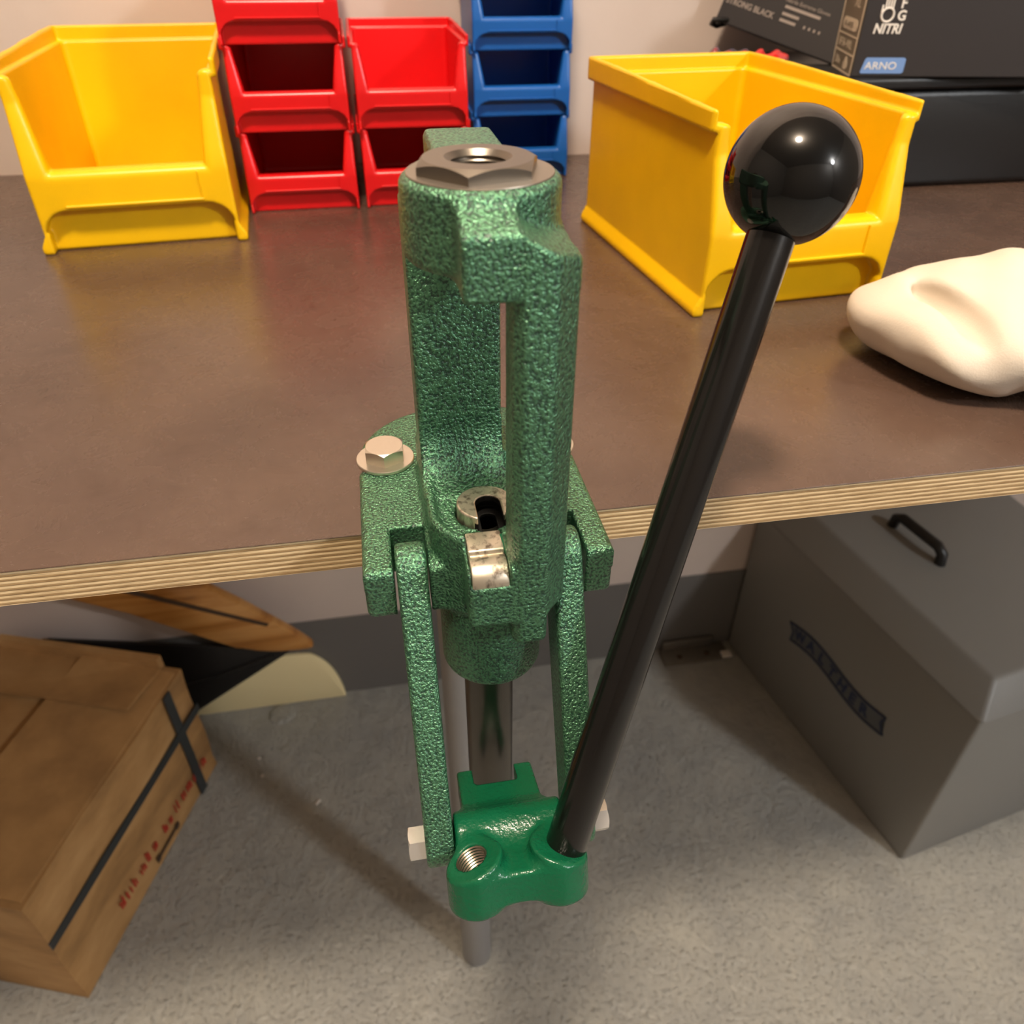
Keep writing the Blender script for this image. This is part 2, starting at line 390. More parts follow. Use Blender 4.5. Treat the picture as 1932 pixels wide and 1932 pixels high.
# ------------------------------------------------------------------ the press
MM = .001
press = thing('reloading_press', (0, -.030, 1.0), 'green hammered cast iron bench press with a black ball handle', 'press')
AX, AY = .5, -30.
def frame_sdf(x, y, z):
    d2 = rect(x, y, (-55.5, -150), (57, 97), 50)
    base = ext(np.maximum(d2, rect(x, y, (-70, -46), (70, 110), 3)), z, 0, 13, 3)
    front = sbox(x, y, z, (-55.5, -46, -13.5), (57, 30, 13), 3.2)
    d = np.minimum(base, front)
    # open bolt notches in the flange sides
    d = np.maximum(d, -caps2(x, y, (-46, 44), (-90, 44), 8.5)); d = np.maximum(d, -caps2(x, y, (46, 43), (90, 43), 8.5))
    boss2 = np.minimum(circ(x, y, AX, AY, 25), rect(x, y, (-24.5, AY), (25.5, 34)))
    boss = ext(boss2, z, -13, 32.4, 2.5)
    dish2 = np.minimum(circ(x, y, AX, AY, 21), rect(x, y, (-20.5, AY), (21.5, 8)))
    boss = smax(boss, -ext(dish2, z, 29.2, 60, 2), 4)
    fil = np.maximum(sbox(x, y, z, (-24.5, -17, 15), (14, 12, 56), .5), 23.0 - np.sqrt((y + 17) ** 2 + np.minimum(z - 52.6, 0) ** 2))
    lower = scyl(x, y, z, 2.2, AY, 24.5, -61, 20, 4.5)
    d = smin(d, boss, 4.); d = smin(d, lower, 2.5)
    strut = sbox(x, y, z, (-24.5, 6, 5), (14, 37, 149), 2.2)
    flare = np.maximum(sbox(x, y, z, (8, 8, 5), (22, 36, 36)), 12 - np.sqrt((x - 24) ** 2 + (z - 44) ** 2))
    d = smin(d, np.minimum(strut, fil), 4.); d = smin(d, flare, 3.)
    head = scyl(x, y, z, 1.5, -28.5, 27.6, 142, 170, 3.5)
    lug = sbox(x, y, z, (-12, -20, 138), (16.5, 46, 171), 4)
    head = smin(head, lug, 12.)
    fl = sbox(x, y, z, (-10.5, -69.5, 139.5), (9, -25, 168), 1.8)
    fl = smax(fl, (z - 167 + .40 * (-54 - y)) / 1.077, 2)
    head = smin(head, fl, 3.5)
    head = np.maximum(head, z - 170)
    colm = sbox(x, y, z, (6, -70, -16), (30.5, -50.5, 166), 2.5)
    colm = smax(colm, ((x - 20) - (y + 70) * .95) / 1.38, 1.5)
    colm = smax(colm, ((9.5 - x) - (y + 70) * .9) / 1.35, 1.)
    web = sbox(x, y, z, (10, -60, 138), (29.5, -26, 166), 3)
    web = smax(web, ((x - 19) - (y + 70) * .95) / 1.38, 2.)
    colm = smin(colm, web, 3.)
    colm = smax(colm, (z - 163 + .55 * (x - 6) - .12 * (y + 60)) / 1.15, 1.5)
    colm = smax(colm, -sbox(x, y, z, (22, -90, -60), (60, -30, -1.5), 2), 3)
    d = smin(d, head, 4.)
    d = smin(d, colm, 1.8)
    pb = sbox(x, y, z, (-12.3, -69, -4), (8.5, -40, 27), 2.5)
    d = smin(d, pb, 3.5)
    d = np.maximum(d, -sbox(x, y, z, (-10.9, -90, 18.5), (5.2, -43, 60), .5))
    # link slots, ram bore, die bore, keep clear of the bench
    d = np.maximum(d, -sbox(x, y, z, (-42.3, -60, -40), (-26.6, -14.5, 40)))
    d = np.maximum(d, -sbox(x, y, z, (28.2, -50, -40), (44.2, -14.5, 40)))
    d = np.maximum(d, -scyl(x, y, z, AX, AY, 13.4, -80, 60))
    d = np.maximum(d, -scyl(x, y, z, .8, -29, 14.5, 120, 190))
    d = np.maximum(d, -sbox(x, y, z, (-100, -.6, -100), (100, 120, .15)))
    return d
V, F = surface_nets(frame_sdf, (-59, -74, -65), (61, 101, 175), 1.15)
V = V * MM + np.array([0, 0, 1.0])
frame = from_np('frame', V, F, M_GREEN, press, label='green hammer-finish cast frame with two uprights')

# machined ring, threaded bushing, primer slot
BC = (.0008, -.029)
bm = bmesh.new(); bm_lathe(bm, [(.0149, 1.1695), (.0247, 1.1695), (.0251, 1.1700), (.0249, 1.1704), (.0149, 1.1704), (.0149, 1.1695)], 72, (.0015, -.0285, 0)); from_bm('machined_ring', bm, M_IRON, frame, smooth=30, label='bare grey machined ring')
def hexnut(bm, c, axis, af, h, bore, up=(1, 0, 0), phase=0, chamf=.12, base=0, nseg=36):
    """hexagonal nut with a domed chamfer: intersection of a hex prism and a cone, bore open when bore > 0"""
    Fm = frame_from(axis, up); O = Vector(c); N = nseg * 2
    R_ = af / 2 / math.cos(math.pi / 6)
    def hr(t):
        q = (t - phase) % (math.pi / 3) - math.pi / 6; return af / 2 / math.cos(q)
    rings = []
    ts = [2 * math.pi * i / N + phase for i in range(N)]
    cone = lambda r: h - max(0, (r - af / 2 * .985)) * .58
    def ring(fr, fz): rings.append([bm.verts.new(O + Fm @ Vector((fr(t) * math.cos(t), fr(t) * math.sin(t), fz(t) + base))) for t in ts])
    if bore: ring(lambda t: bore, lambda t: 0)
    ring(hr, lambda t: 0)
    ring(hr, lambda t: cone(hr(t)))
    ring(lambda t: min(hr(t), af / 2 * .985), lambda t: h)
    if bore:
        ring(lambda t: bore + .0011, lambda t: h); ring(lambda t: bore, lambda t: h - .0011); rings.append(rings[0])
    for a, b in zip(rings, rings[1:]):
        for i in range(N):
            j = (i + 1) % N; bm.faces.new((a[i], a[j], b[j], b[i]))
    if not bore: bm.faces.new(rings[-1]); bm.faces.new(rings[0][::-1])
    bmesh.ops.remove_doubles(bm, verts=bm.verts[:], dist=1e-6)
    bmesh.ops.recalc_face_normals(bm, faces=bm.faces[:]); return bm
bm = hexnut(bmesh.new(), (BC[0], BC[1], 1.1704), (0, 0, 1), .0376, .0044, .0103, phase=math.radians(-106))
bush = from_bm('die_bushing', bm, M_BLUED, press, smooth=25, label='dark steel hexagonal bushing with threaded bore')
bm = bmesh.new()
prof = [(.0103, 1.1738)]
for k in range(13): prof += [(.0095, 1.1730 - k * .0018), (.0103, 1.1721 - k * .0018)]
prof += [(.0103, 1.148), (.0143, 1.148), (.0143, 1.1700)]
bm_lathe(bm, prof, 64, (BC[0], BC[1], 0)); from_bm('thread', bm, M_BLUED, bush, smooth=20)

bm = bmesh.new()
pr = [(-.0432, .0286), (-.0546, .0272), (-.0552, .0252), (-.0572, .0262), (-.0602, .0266), (-.0636, .0259), (-.0668, .0236), (-.0686, .0206), (-.0690, .0182), (-.0670, .0176), (-.0432, .0176)]
bm_prism(bm, pr, .0156, basis((-.0106, 0, 1.0), (0, 1, 0), (0, 0, 1)), .0009, 2)
from_bm('primer_slot', bm, M_MILLED, press, smooth=35, label='bare milled steel notch with a rounded nose')
bm = bmesh.new(); bm_tube(bm, [(.0052, -.046, 1.0275), (.0064, -.053, 1.0262), (.0072, -.060, 1.0245), (.0072, -.066, 1.0205)], [.0012, .0018, .0018, .0014], 10)
from_bm('slot_rim', bm, M_GREEN_SMOOTH, press, smooth=60)

# ram and shell holder
ram = from_bm('ram', bm_lathe(bmesh.new(), [(0, .8135), (.0115, .8135), (.0127, .8147), (.0127, 1.024), (.0066, 1.024), (.0062, 1.023), (.0062, .985), (0, .985)], 64, (AX * MM, AY * MM, 0)), M_RAM, press, smooth=40, label='polished steel ram')
def holder_sdf(x, y, z):
    d = scyl(x, y, z, AX, AY, 12.6, 24, 34.4, 1.)
    u = caps2(x, y, (AX + 1, AY - 1), (AX + 1, AY - 30), 5.6)
    d = np.maximum(d, -ext(u, z, 30.6, 60)); 
    d = np.maximum(d, -ext(caps2(x, y, (AX + 1, AY + 1), (AX + 1, AY - 8.5), 7.2), z, 25.8, 31.0))
    d = np.maximum(d, -ext(caps2(x, y, (AX + 1, AY - 1), (AX + 1, AY - 30), 3.6), z, 10, 60))
    return d
V, F = surface_nets(holder_sdf, (-14, -45, 22), (15, -15, 37), .4)
ho = from_np('shell_holder', V * MM + np.array([0, 0, 1.]), F, [M_MILLED, M_DARK], ram, label='steel ring with a U-shaped slot')
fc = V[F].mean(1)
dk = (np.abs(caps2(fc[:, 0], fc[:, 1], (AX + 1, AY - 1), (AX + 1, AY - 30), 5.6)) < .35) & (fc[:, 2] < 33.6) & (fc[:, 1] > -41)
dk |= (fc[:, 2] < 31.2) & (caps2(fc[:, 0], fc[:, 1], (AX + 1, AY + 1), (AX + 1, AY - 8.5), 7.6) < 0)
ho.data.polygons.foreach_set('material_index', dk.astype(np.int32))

# links: from pivot in the slot down to the toggle block
PT = Vector((0, -.036, 1.0055)); PB = Vector((0, -.0925, .8785))
def link_sdf_len(L):
    def fn(x, y, z):
        return ext(caps2(y, z, (0, 0), (0, L), 12.2), x, -6.8, 6.8, 2.2)
    return fn
Ld = (PB - PT).length / MM
V, F = surface_nets(link_sdf_len(Ld), (-8, -14, -14), (8, 14, Ld + 14), 1.0)
zax = (PB - PT).normalized(); yax = Vector((0, -zax.z, zax.y))
A = np.array([[1, 0, 0], list(yax), list(zax)])
lw = V * MM @ A + np.array(PT)
for xx in (-.0342, .0352):
    from_np('link', lw + np.array([xx, 0, 0]), F, M_GREEN_LINK, press)
# toggle block in its own tilted frame (x, f forward, u up)
P0 = np.array([0, -.045, .863]); EF = np.array([0, -.927, .374]); EU = np.array([0, .374, .927])
PF = ((np.array(PB) - P0) @ EF) / MM; PU = ((np.array(PB) - P0) @ EU) / MM
TL = math.atan2(.096, .265)
def block_sdf(x, f, u):
    plate = sbox(x, f, u, (-20.8, 0, -15), (20.8, 60, 0), 1.6)
    plate = np.maximum(plate, -rect(x, f, (-12.3, -40), (11.2, 15.5), 3))
    piv = ext(np.sqrt((f - PF) ** 2 + (u - PU) ** 2) - 11.5, x, -26.4, 27.2, 2.)
    sh = sbox(x, f, u, (-25.5, 32, -14), (26.2, 66, -.5), 5)
    d = smin(plate, piv, 8); d = smin(d, sh, 5)
    wall = sbox(x, f, u, (-20, 50, -17.5), (20, 87, -.5), 2)
    d = smin(d, wall, 5)
    for sgn in (-1, 1):
        cx = 19.8 * sgn + .4
        bo = ext(np.sqrt((x - cx) ** 2 + (f - 75) ** 2) - 13.4, u, -20.5, 8, 1.5)
        bo = smax(bo, (u - 2.4 + .34 * sgn * (x - cx)) / 1.056, 2.)
        d = smin(d, bo, 5.5)
    for sgn in (-1,):
        cx = 20.5 * sgn + .4
        X = (x - cx) * math.cos(TL) - u * sgn * math.sin(TL); U = (x - cx) * sgn * math.sin(TL) + u * math.cos(TL)
        d = np.maximum(d, -ext(np.sqrt(X * X + (f - 73) ** 2) - 7.6, U, -17, 30))
    d = smax(d, -np.sqrt((x - .5) ** 2 + (f - 118) ** 2 ) + 32.5, 3)
    return d
V, F = surface_nets(block_sdf, (-40, -4, -30), (41, 96, 14), .9)
Bm = np.array([[1, 0, 0], EF, EU])
blk = from_np('toggle_block', (V * MM) @ Bm + P0, F, M_GREEN_SMOOTH, press, label='smooth green toggle block with two threaded sockets')
def bpt(x, f, u): return Vector(np.array([x, f, u]) * MM @ Bm + P0)
# threads of the empty socket
ax_l = (bpt(-math.sin(TL) * 1, 0, math.cos(TL)) - bpt(0, 0, 0)).normalized()
pr = [(.0079, .0016)]
for k in range(11): pr += [(.0070, .0009 - k * .0016), (.0079, .0001 - k * .0016)]
pr += [(.0, -.0170)]
bm = bmesh.new(); bm_lathe(bm, pr, 40, bpt(-20.1, 73, 0), ax_l)
bmesh.ops.reverse_faces(bm, faces=bm.faces[:])
from_bm('thread', bm, M_THREAD, blk, smooth=15, label='bare steel thread inside the empty socket')
# cross bolt and lock nuts
bm = bmesh.new(); bm_lathe(bm, [(0, -.0478), (.0046, -.0478), (.0046, .0486), (0, .0486)], 24, PB, (1, 0, 0)); from_bm('cross_bolt', bm, M_ZINC, press, smooth=40)
for sg, x0 in ((-1, -.0410), (1, .0420)):
    bm = hexnut(bmesh.new(), (x0, PB.y, PB.z), (sg, 0, 0), .0150, .0080, 0, up=(0, 0, 1), phase=math.radians(30 if sg < 0 else 24), nseg=24)
    nut = from_bm('lock_nut', bm, M_CHROME, press, smooth=25)
    bm = bmesh.new(); bm_lathe(bm, [(.0071, .0075), (.0070, .0102), (.0058, .0120), (.0047, .0122), (.0047, .0075)], 32, (x0, PB.y, PB.z), (sg, 0, 0)); from_bm('nut_collar', bm, M_CHROME, nut, smooth=40)

# handle
hb = Vector(bpt(20.9, 73, -9)); ht = Vector((.1195, -.0135, 1.1385)); hd = (ht - hb).normalized()
L = (ht - hb).length
rod = from_bm('handle_rod', bm_lathe(bmesh.new(), [(0, .0045), (.0092, .0045), (.0097, .0057), (.0097, L + .004), (0, L + .004)], 56, hb, hd), M_ROD, press, smooth=40, label='glossy black straight handle rod')
rb = .0257
prof = [(.0100, .0000), (.0106, .0002)]
a0 = math.asin(.0106 / rb)
for k in range(1, 41):
    a = math.pi - a0 - (math.pi - a0) * k / 40
    prof.append((max(0, rb * math.sin(a)) if k < 40 else 0, rb * math.cos(a0) + rb * math.cos(a)))
bm = bmesh.new(); bm_lathe(bm, [(0, 0)] + prof, 96, ht - hd * .001, hd)
from_bm('handle_ball', bm, M_BALL, press, smooth=50, label='glossy black ball knob')

# mounting bolts with washers
for x, y, ph in ((-.0415, .044, -93), (.0440, .0430, -70)):
    bm = hexnut(bmesh.new(), (x, y, 1.0152), (0, 0, 1), .0190, .0072, 0, phase=math.radians(ph))
    bo = from_bm('mounting_bolt', bm, M_ZINC, press, smooth=25)
    bm = bmesh.new()
    for k in range(5):
        for aa, n_ in ((math.radians(70), 5), (math.radians(-80), 4)):
            if k >= n_: continue
            t = aa + (k - n_ / 2) * .24
            bm_box(bm, (-.0002, -.0007, 0), (.0002, .0007, .00012), mat4=Matrix.Translation((x + .0057 * math.cos(t), y + .0057 * math.sin(t), 1.0223)) @ Matrix.Rotation(t - math.pi / 2 + (k % 2) * .4, 4, 'Z'))
    from_bm('stamp_marks', bm, M_ZINC, bo)
    bm = bmesh.new(); bm_lathe(bm, [(.0055, 1.0131), (.0147, 1.0131), (.0150, 1.0135), (.0150, 1.0148), (.0147, 1.0152), (.0055, 1.0152), (.0055, 1.0131)], 64, (x, y, 0)); from_bm('washer', bm, M_ZINC, bo, smooth=30)

# ------------------------------------------------------------------ storage bins
def bin_mesh(name, W_, L_, H_, s, h, t, foot=0.):
    """open-fronted stacking bin, local mm: x centred, y from front 0 to back L, z up. s = detail scale"""
    hw = W_ / 2 - 3.2 * s; HW = W_ / 2
    zl, z0 = .488 * H_, .262 * H_          # lip top, bottom of the front panel
    lipf, lipb = H_ + 5.5 * s, H_ + 9. * s
    def fn(x, y, z):
        tilt = .10 * np.maximum(z - z0, 0)
        body = sbox(x, y, z, (-hw, 9 * s, 0), (hw, L_ - 4 * s, H_), 2 * s)
        scoop = ext(np.sqrt(np.maximum(31 * s - (y - 9 * s), 0) ** 2 * (y < 40 * s) + np.maximum(z0 * .9 - z, 0) ** 2) - 31 * s, x, -hw + 6 * s, hw - 6 * s, 4 * s)
        cut = np.maximum(np.maximum(9 * s + 13 * s * (1 - np.clip(z / z0, 0, 1)) ** 2 - y + 2 * s, z - z0 * 1.15), np.abs(x) - hw + 4.5 * s)
        body = np.maximum(body, -np.maximum(cut, -y * 0 + (y - 40 * s)))
        # front frame with arched skirt
        fr = sbox(x, y, z, (-hw, 0, 0), (hw, 13 * s, H_), 1.2 * s)
        fr = smax(fr, .24 * np.maximum(z - zl + 3 * s, 0) - y, 3 * s)
        ar = rect(x, z, (-hw + 1.6 * s, -40 * s), (hw - 1.6 * s, z0), 15 * s)
        fr = np.maximum(fr, -np.maximum(ar, y - 40 * s))
        d = np.minimum(body, fr)
        feet = sbox(np.abs(x), y, z, (hw - 3 * s, 1 * s, 0), (hw + foot * s, L_ - 4 * s, 13 * s), 1.5 * s)
        feet = np.maximum(feet, (np.abs(x) - hw + .55 * (z - 10.5 * s)) / 1.14 if foot > 1 else feet)
        d = np.minimum(d, feet)
        # rim with stacking lip
        zt = lipf + (lipb - lipf) * np.clip(y / (L_ * .8), 0, 1)
        rim = ext(rect(x, y, (-HW, 10 * s), (HW, L_), 3 * s), z, H_ - 4 * s, lipb, 1 * s)
        rim = np.maximum(rim, z - zt)
        rim = np.maximum(rim, -ext(rect(x, y, (-hw - .3 * s, -50), (hw + .3 * s, L_ - 3.2 * s), 2 * s), z, H_, H_ + 40 * s))
        d = np.minimum(d, rim)
        cav = sbox(x, y, z, (-hw + t, 13 * s + t, t + 1 * s), (hw - t, L_ - 4 * s - t, H_ + 60 * s), 4 * s)
        cav = np.maximum(cav, (z0 * .6 - z) * .0 + (13 * s + t + 8 * s * (1 - np.clip(z / z0, 0, 1)) - y))
        d = np.maximum(d, -cav)
        # front opening, wider towards the top
        ow = hw - 13.5 * s + np.clip((z - zl) / (H_ - zl), 0, 1.3) * 6 * s
        op = np.maximum(np.maximum(np.abs(x) - ow, zl - z), y - 25 * s)
        d = smax(d, -op, 5 * s)
        return d
    V, F = surface_nets(fn, (-HW - 3, -3, -3), (HW + 3, L_ + 3, lipb + 3), h)
    me = bpy.data.meshes.new(name); me.from_pydata((V * MM).tolist(), [], F.tolist())
    me.polygons.foreach_set('use_smooth', [True] * len(me.polygons)); me.update()
    bm = bmesh.new(); q = s * MM; zc = (zl * .62 + z0 * .38) * MM; w = (hw - 17 * s) * MM
    bm_box(bm, (-w, -.0005 * s, z0 * MM + 1.6 * q), (w, .003, z0 * MM + 3.0 * q), .0003 * s, 1)
    bm_box(bm, (w - 1.3 * q, -.0004 * s, z0 * MM + 2 * q), (w - .5 * q, .003, zl * MM - 3 * q), .0003 * s, 1)
    lm = bpy.data.meshes.new('label_holder'); bm.to_mesh(lm); bm.free()
    return me, lm

RED_ME = bin_mesh('red_bin', 117, 172, 75, 1., 1.25, 2.4)
BLU_ME = bin_mesh('blue_bin', 117, 110, 65.6, 1., 1.25, 2.4)
YEL_ME = bin_mesh('yellow_bin', 166, 268, 132, 1.42, 1.8, 3.2, 3.6)
def place_bin(kind, meshes, mat, loc, rz, label, group, scale=1.):
    r = thing(kind, loc, label, 'storage bin', group, rz)
    r.scale = (scale,) * 3
    for nm, me in zip(('bin_body', 'label_holder'), meshes):
        o = bpy.data.objects.new(nm, me); COL.objects.link(o); o.parent = r
        if not me.materials: me.materials.append(mat)
    return r
RG, BG = 'red stacking bins', 'blue stacking bins'
for k, lb in enumerate(('red open-front bin, lowest of the taller left red stack on the bench', 'red open-front bin, middle of the taller left red stack', 'red open-front bin topmost of the taller left red stack, cut by the picture edge')):
    place_bin('stacking_bin', RED_ME, M_RED, (-.1018, .5585, 1 + .075 * k), math.radians(.6), lb, RG)
for k, lb in enumerate(('red open-front bin on the bench under another, behind the green press head', 'red open-front bin on top of the shorter right red stack, its bright inside open')):
    place_bin('stacking_bin', RED_ME, M_RED, (.0168, .5600, 1 + .075 * k), 0, lb, RG)
for k, lb in enumerate(('blue open-front bin, lowest of the blue stack on the bench', 'blue open-front bin, second from the bottom of the blue stack', 'blue open-front bin, third from the bottom of the blue stack', 'blue open-front bin topmost of the blue stack')):
    place_bin('stacking_bin', BLU_ME, M_BLUE, (.1466, .6600, 1 + .0656 * k), math.radians(-.3), lb, BG)
t5 = math.radians(5)
place_bin('large_bin', YEL_ME, M_YELLOW, (.198 + .083 * math.cos(t5), .223 + .083 * math.sin(t5), 1), t5, 'large empty yellow bin turned sideways behind the black ball handle', 'large yellow bins')
place_bin('large_bin', YEL_ME, M_YELLOW, (-.153 - .0882, .4700 - .0077, 1), math.radians(5), 'large yellow bin at the left beside the red stack', 'large yellow bins', 1.066)

# ------------------------------------------------------------------ white cloth bag
bag = thing('cloth_bag', (.352, .122, 1), 'white cotton cloth bag lying on the bench in front of the yellow bin', 'bag')
def bag_sdf(x, y, z):
    def el(cx, cy, cz, a, b, c):
        k = np.sqrt(((x - cx) / a) ** 2 + ((y - cy) / b) ** 2 + ((z - cz) / c) ** 2); return (k - 1) * min(a, b, c)
    d = el(6, -4, 28, 80, 74, 33)
    d = smin(d, el(34, 14, 32, 58, 46, 32), 14)
    d = smin(d, el(82, -14, 44, 60, 62, 40), 14)
    d = smin(d, el(-44, 22, 28, 28, 34, 24), 6)
    d = smax(d, -el(-40, -22, 50, 8, 40, 12), 5)
    
    d = d + 1.3 * np.sin(x * .09 + z * .12 + 1.3 * np.sin(y * .06)) + 1.1 * np.sin((x - .8 * y) * .14 + .05 * z) * np.clip((x + 60) / 80, 0, 1)
    return np.maximum(d, -z)
V, F = surface_nets(bag_sdf, (-90, -90, -3), (130, 100, 120), 2.6)
from_np('bag_body', V * MM + np.array([.352, .122, 1]), F, M_CLOTH, bag)

# ------------------------------------------------------------------ glove cartons and what they stand on
case = thing('black_case', (.56, .66, 1), 'black plastic case on the bench behind the large yellow bin', 'case')
bm = bmesh.new(); bm_box(bm, (.430, .545, 1), (.86, .770, 1.102), .008, 3); from_bm('case_body', bm, M_BLACK, case, smooth=40)
bm = bmesh.new(); bm_box(bm, (.424, .540, 1.102), (.866, .773, 1.1144), .004, 3); from_bm('case_rim', bm, M_BLACK, case, smooth=40)

pk = thing('foil_packet', (.366, .575, 1), 'crumpled red and dark blue foil packet behind the yellow bin rim', 'packet')
def pk_sdf(x, y, z):
    d = sbox(x, y, z, (-55, -16, 0), (60, 16, 122), 12)
    return d + 3.2 * np.sin(x * .11 + z * .07) * np.cos(z * .09 - y * .1) + 1.6 * np.sin(x * .31 - z * .22)
V, F = surface_nets(pk_sdf, (-70, -30, -6), (76, 30, 134), 3.)
ca, sa = math.cos(-.5), math.sin(-.5)
V = V * MM; V[:, 2] = np.maximum(V[:, 2], 0)
V = np.stack([V[:, 0] * ca * .75 - V[:, 1] * sa + .366, V[:, 0] * sa * .75 + V[:, 1] * ca + .575, V[:, 2] * 1.12 + 1], 1)
from_np('packet_body', V, F, M_FOIL, pk)

# front carton: narrow beige side turned to us, black front with lettering
cb = thing('glove_carton', (.55, .60, 1.1144), 'black glove carton with beige printed narrow side and a blue panel on its front', 'carton')
pA = Vector((.4784, .550, 1.1144)); eX = Vector((.985, -.17, 0)).normalized(); eY = Vector((.30, .954, 0)).normalized(); eZ = Vector((0, 0, 1))
wB, dB, hB = .23, .098, .13
def quadbox(bm, o, ex, ey, ez, bev=0):
    vs = [bm.verts.new(o + ex * a + ey * b + ez * c) for c in (0, 1) for b in (0, 1) for a in (0, 1)]
    for f_ in ((0, 2, 3, 1), (4, 5, 7, 6), (0, 1, 5, 4), (2, 6, 7, 3), (0, 4, 6, 2), (1, 3, 7, 5)): bm.faces.new([vs[i] for i in f_])
    bmesh.ops.recalc_face_normals(bm, faces=bm.faces[:])
    if bev: bmesh.ops.bevel(bm, geom=bm.edges[:], offset=bev, segments=2, profile=.5, affect='EDGES')
    return bm
from_bm('carton_body', quadbox(bmesh.new(), pA, eX * wB, eY * dB, eZ * hB, .0012), M_CARTON, cb)
nS = eX.cross(eZ) * 0 + Vector((-eY.y, eY.x, 0))       # outward normal of the narrow side
oS = pA + eY * dB + nS * .0004                          # its lower far corner; text runs towards us
def side_m(u, v): return basis(oS + (-eY) * u + eZ * v, -eY, eZ)
bm = bmesh.new(); quadbox(bm, oS - eZ * 0 + (-eY) * .002 - nS * .0003, -eY * (dB - .004), nS * .0005, eZ * (hB - .002)); bp = from_bm('printed_side', bm, M_BEIGE, cb, label='beige printed narrow side')
bm = bmesh.new()
def bar(u0, u1, v0, v1): bm_box(bm, (u0, v0, 0), (u1, v1, .0004), mat4=basis(oS, -eY, eZ))
bar(.002, .0065, .0, .128); bar(.092, .0955, 0, .128); bar(.0065, .092, .0172, .0188); bar(.0065, .092, .0335, .0348); bar(.002, .096, 0, .0015)
pts = []
for cxx, sgn in ((.074, 1), (.024, -1)):
    for k in range(9):
        a = math.radians(-90 + 180 * k / 8) if sgn > 0 else math.radians(90 + 180 * k / 8)
        pts.append((cxx + .0085 * math.cos(a), .0442 + .0055 * math.sin(a)))
bm_prism(bm, pts, .0004, basis(oS, -eY, eZ))
text_bm(bm, 'BF36 4XL', .0110, side_m(.014, .0225), sx=1.4)
text_bm(bm, '50x', .0105, side_m(.014, .0055), sx=1.6)
# small hand mark beside the count
bm_prism(bm, [(.056, .0035), (.068, .0032), (.074, .0065), (.072, .0100), (.068, .0150), (.063, .0155), (.059, .0120), (.055, .0085)], .0004, basis(oS, -eY, eZ))
text_bm(bm, 'XL', .012, side_m(.050, .0600), sx=1.8)
from_bm('side_print', bm, M_CREAMP, bp, label='cream lines and letters')
bm = bmesh.new(); text_bm(bm, 'X-LARGE', .0062, basis(oS + (-eY) * .024 + eZ * .0420 + nS * .0005, -eY, eZ), sx=1.6); from_bm('size_print', bm, M_BEIGE, bp)
nF = Vector((eX.y, -eX.x, 0)); oF = pA + nF * .0004
def front_m(u, v): return basis(oF + eX * u + eZ * v, eX, eZ)
oP = oF; oF = oF - eX * .0105
bm = bmesh.new()
text_bm(bm, 'NITRI', .0122, front_m(.0225, .0395), sx=.95, bold=.0003, shear=.15)
text_bm(bm, 'G', .0122, front_m(.0440, .0510), bold=.0003); text_bm(bm, 'F', .0122, front_m(.0450, .0615), bold=.0003)
bm_tube(bm, [front_m(.0337 + .0062 * math.cos(math.radians(a)), .0555 + .0060 * math.sin(math.radians(a))) @ Vector((0, 0, 0)) for a in range(0, 360, 20)], .0011, 6, True)
for k, (u, hh) in enumerate(((.0292, .008), (.0316, .011), (.0342, .011), (.0367, .008))):
    bm_box(bm, (u, .0610, 0), (u + .0016, .0610 + hh, .0005), .0002, 1, mat4=basis(oF, eX, eZ))
bm_box(bm, (.0262, .0575, 0), (.0279, .0640, .0005), .0002, 1, mat4=basis(oF, eX, eZ))
from_bm('front_print', bm, M_WHITEP, cb, label='white lettering and hand emblem')
oF = oP - eX * .004
bm = bmesh.new(); bm_prism(bm, [(.0135, .0035), (.056, .0035), (.058, .005), (.058, .0165), (.056, .0180), (.0170, .0180), (.0155, .0168), (.0125, .005)], .0005, basis(oF, eX, eZ)); bl = from_bm('blue_panel', bm, M_BLUEP, cb, label='pale blue panel with white letters')
bm = bmesh.new(); text_bm(bm, 'ARNO', .0098, basis(oF + nF * .0006 + eX * .0160 + eZ * .0073, eX, eZ), sx=1.2); from_bm('panel_print', bm, M_WHITEP, bl)

# rear carton, tipped against the wall on the loop and case
ca_ = thing('tipped_glove_carton', (.46, .70, 1.1144), 'black glove carton tipped at an angle behind the beige sided carton', 'carton')
q0 = Vector((.3985, .742, 1.152)); q1 = Vector((.5030, .640, 1.1165)); gX = (q1 - q0).normalized(); gN = Vector((-.62, -.75, .22)); gN = (gN - gX * gN.dot(gX)).normalized(); gZ = gN.cross(gX) * -1
if gZ.z < 0: gZ = -gZ
bm = quadbox(bmesh.new(), q0, gX * ((q1 - q0).length + .004), -gN * .012, gZ * .115, .0012); from_bm('carton_body', bm, M_CARTON, ca_)
bm = bmesh.new()
def gm(u, v): return basis(q0 + gX * u + gZ * v + gN * .0005, gX, gZ)
text_bm(bm, 'STRONG BLACK', .0088, gm(.004, .0205), sx=.95, bold=.0002)
text_bm(bm, 'Nitrile Extreme Gloves', .0058, gm(.072, .0405))
for v, u1 in ((.0345, .118), (.0275, .095), (.0210, .094)): bm_box(bm, (.074, v, 0), (u1, v + .0030, .0003), mat4=basis(q0 + gN * .0003, gX, gZ))
for k in range(4): bm_box(bm, (.104 + k * .0062, .0215, 0), (.1062 + k * .0062, .0245, .0003), mat4=basis(q0 + gN * .0003, gX, gZ))
from_bm('side_print', bm, M_GREYP, ca_, label='small pale print')

bm = bmesh.new(); bm_tube(bm, [(.414, .742, 1.149), (.401, .741, 1.146), (.393, .738, 1.149), (.393, .733, 1.153), (.403, .731, 1.153), (.414, .734, 1.152)], .003, 10); from_bm('tab_loop', bm, M_BLACK, ca_, smooth=60, label='small black loop sticking out at the left end')

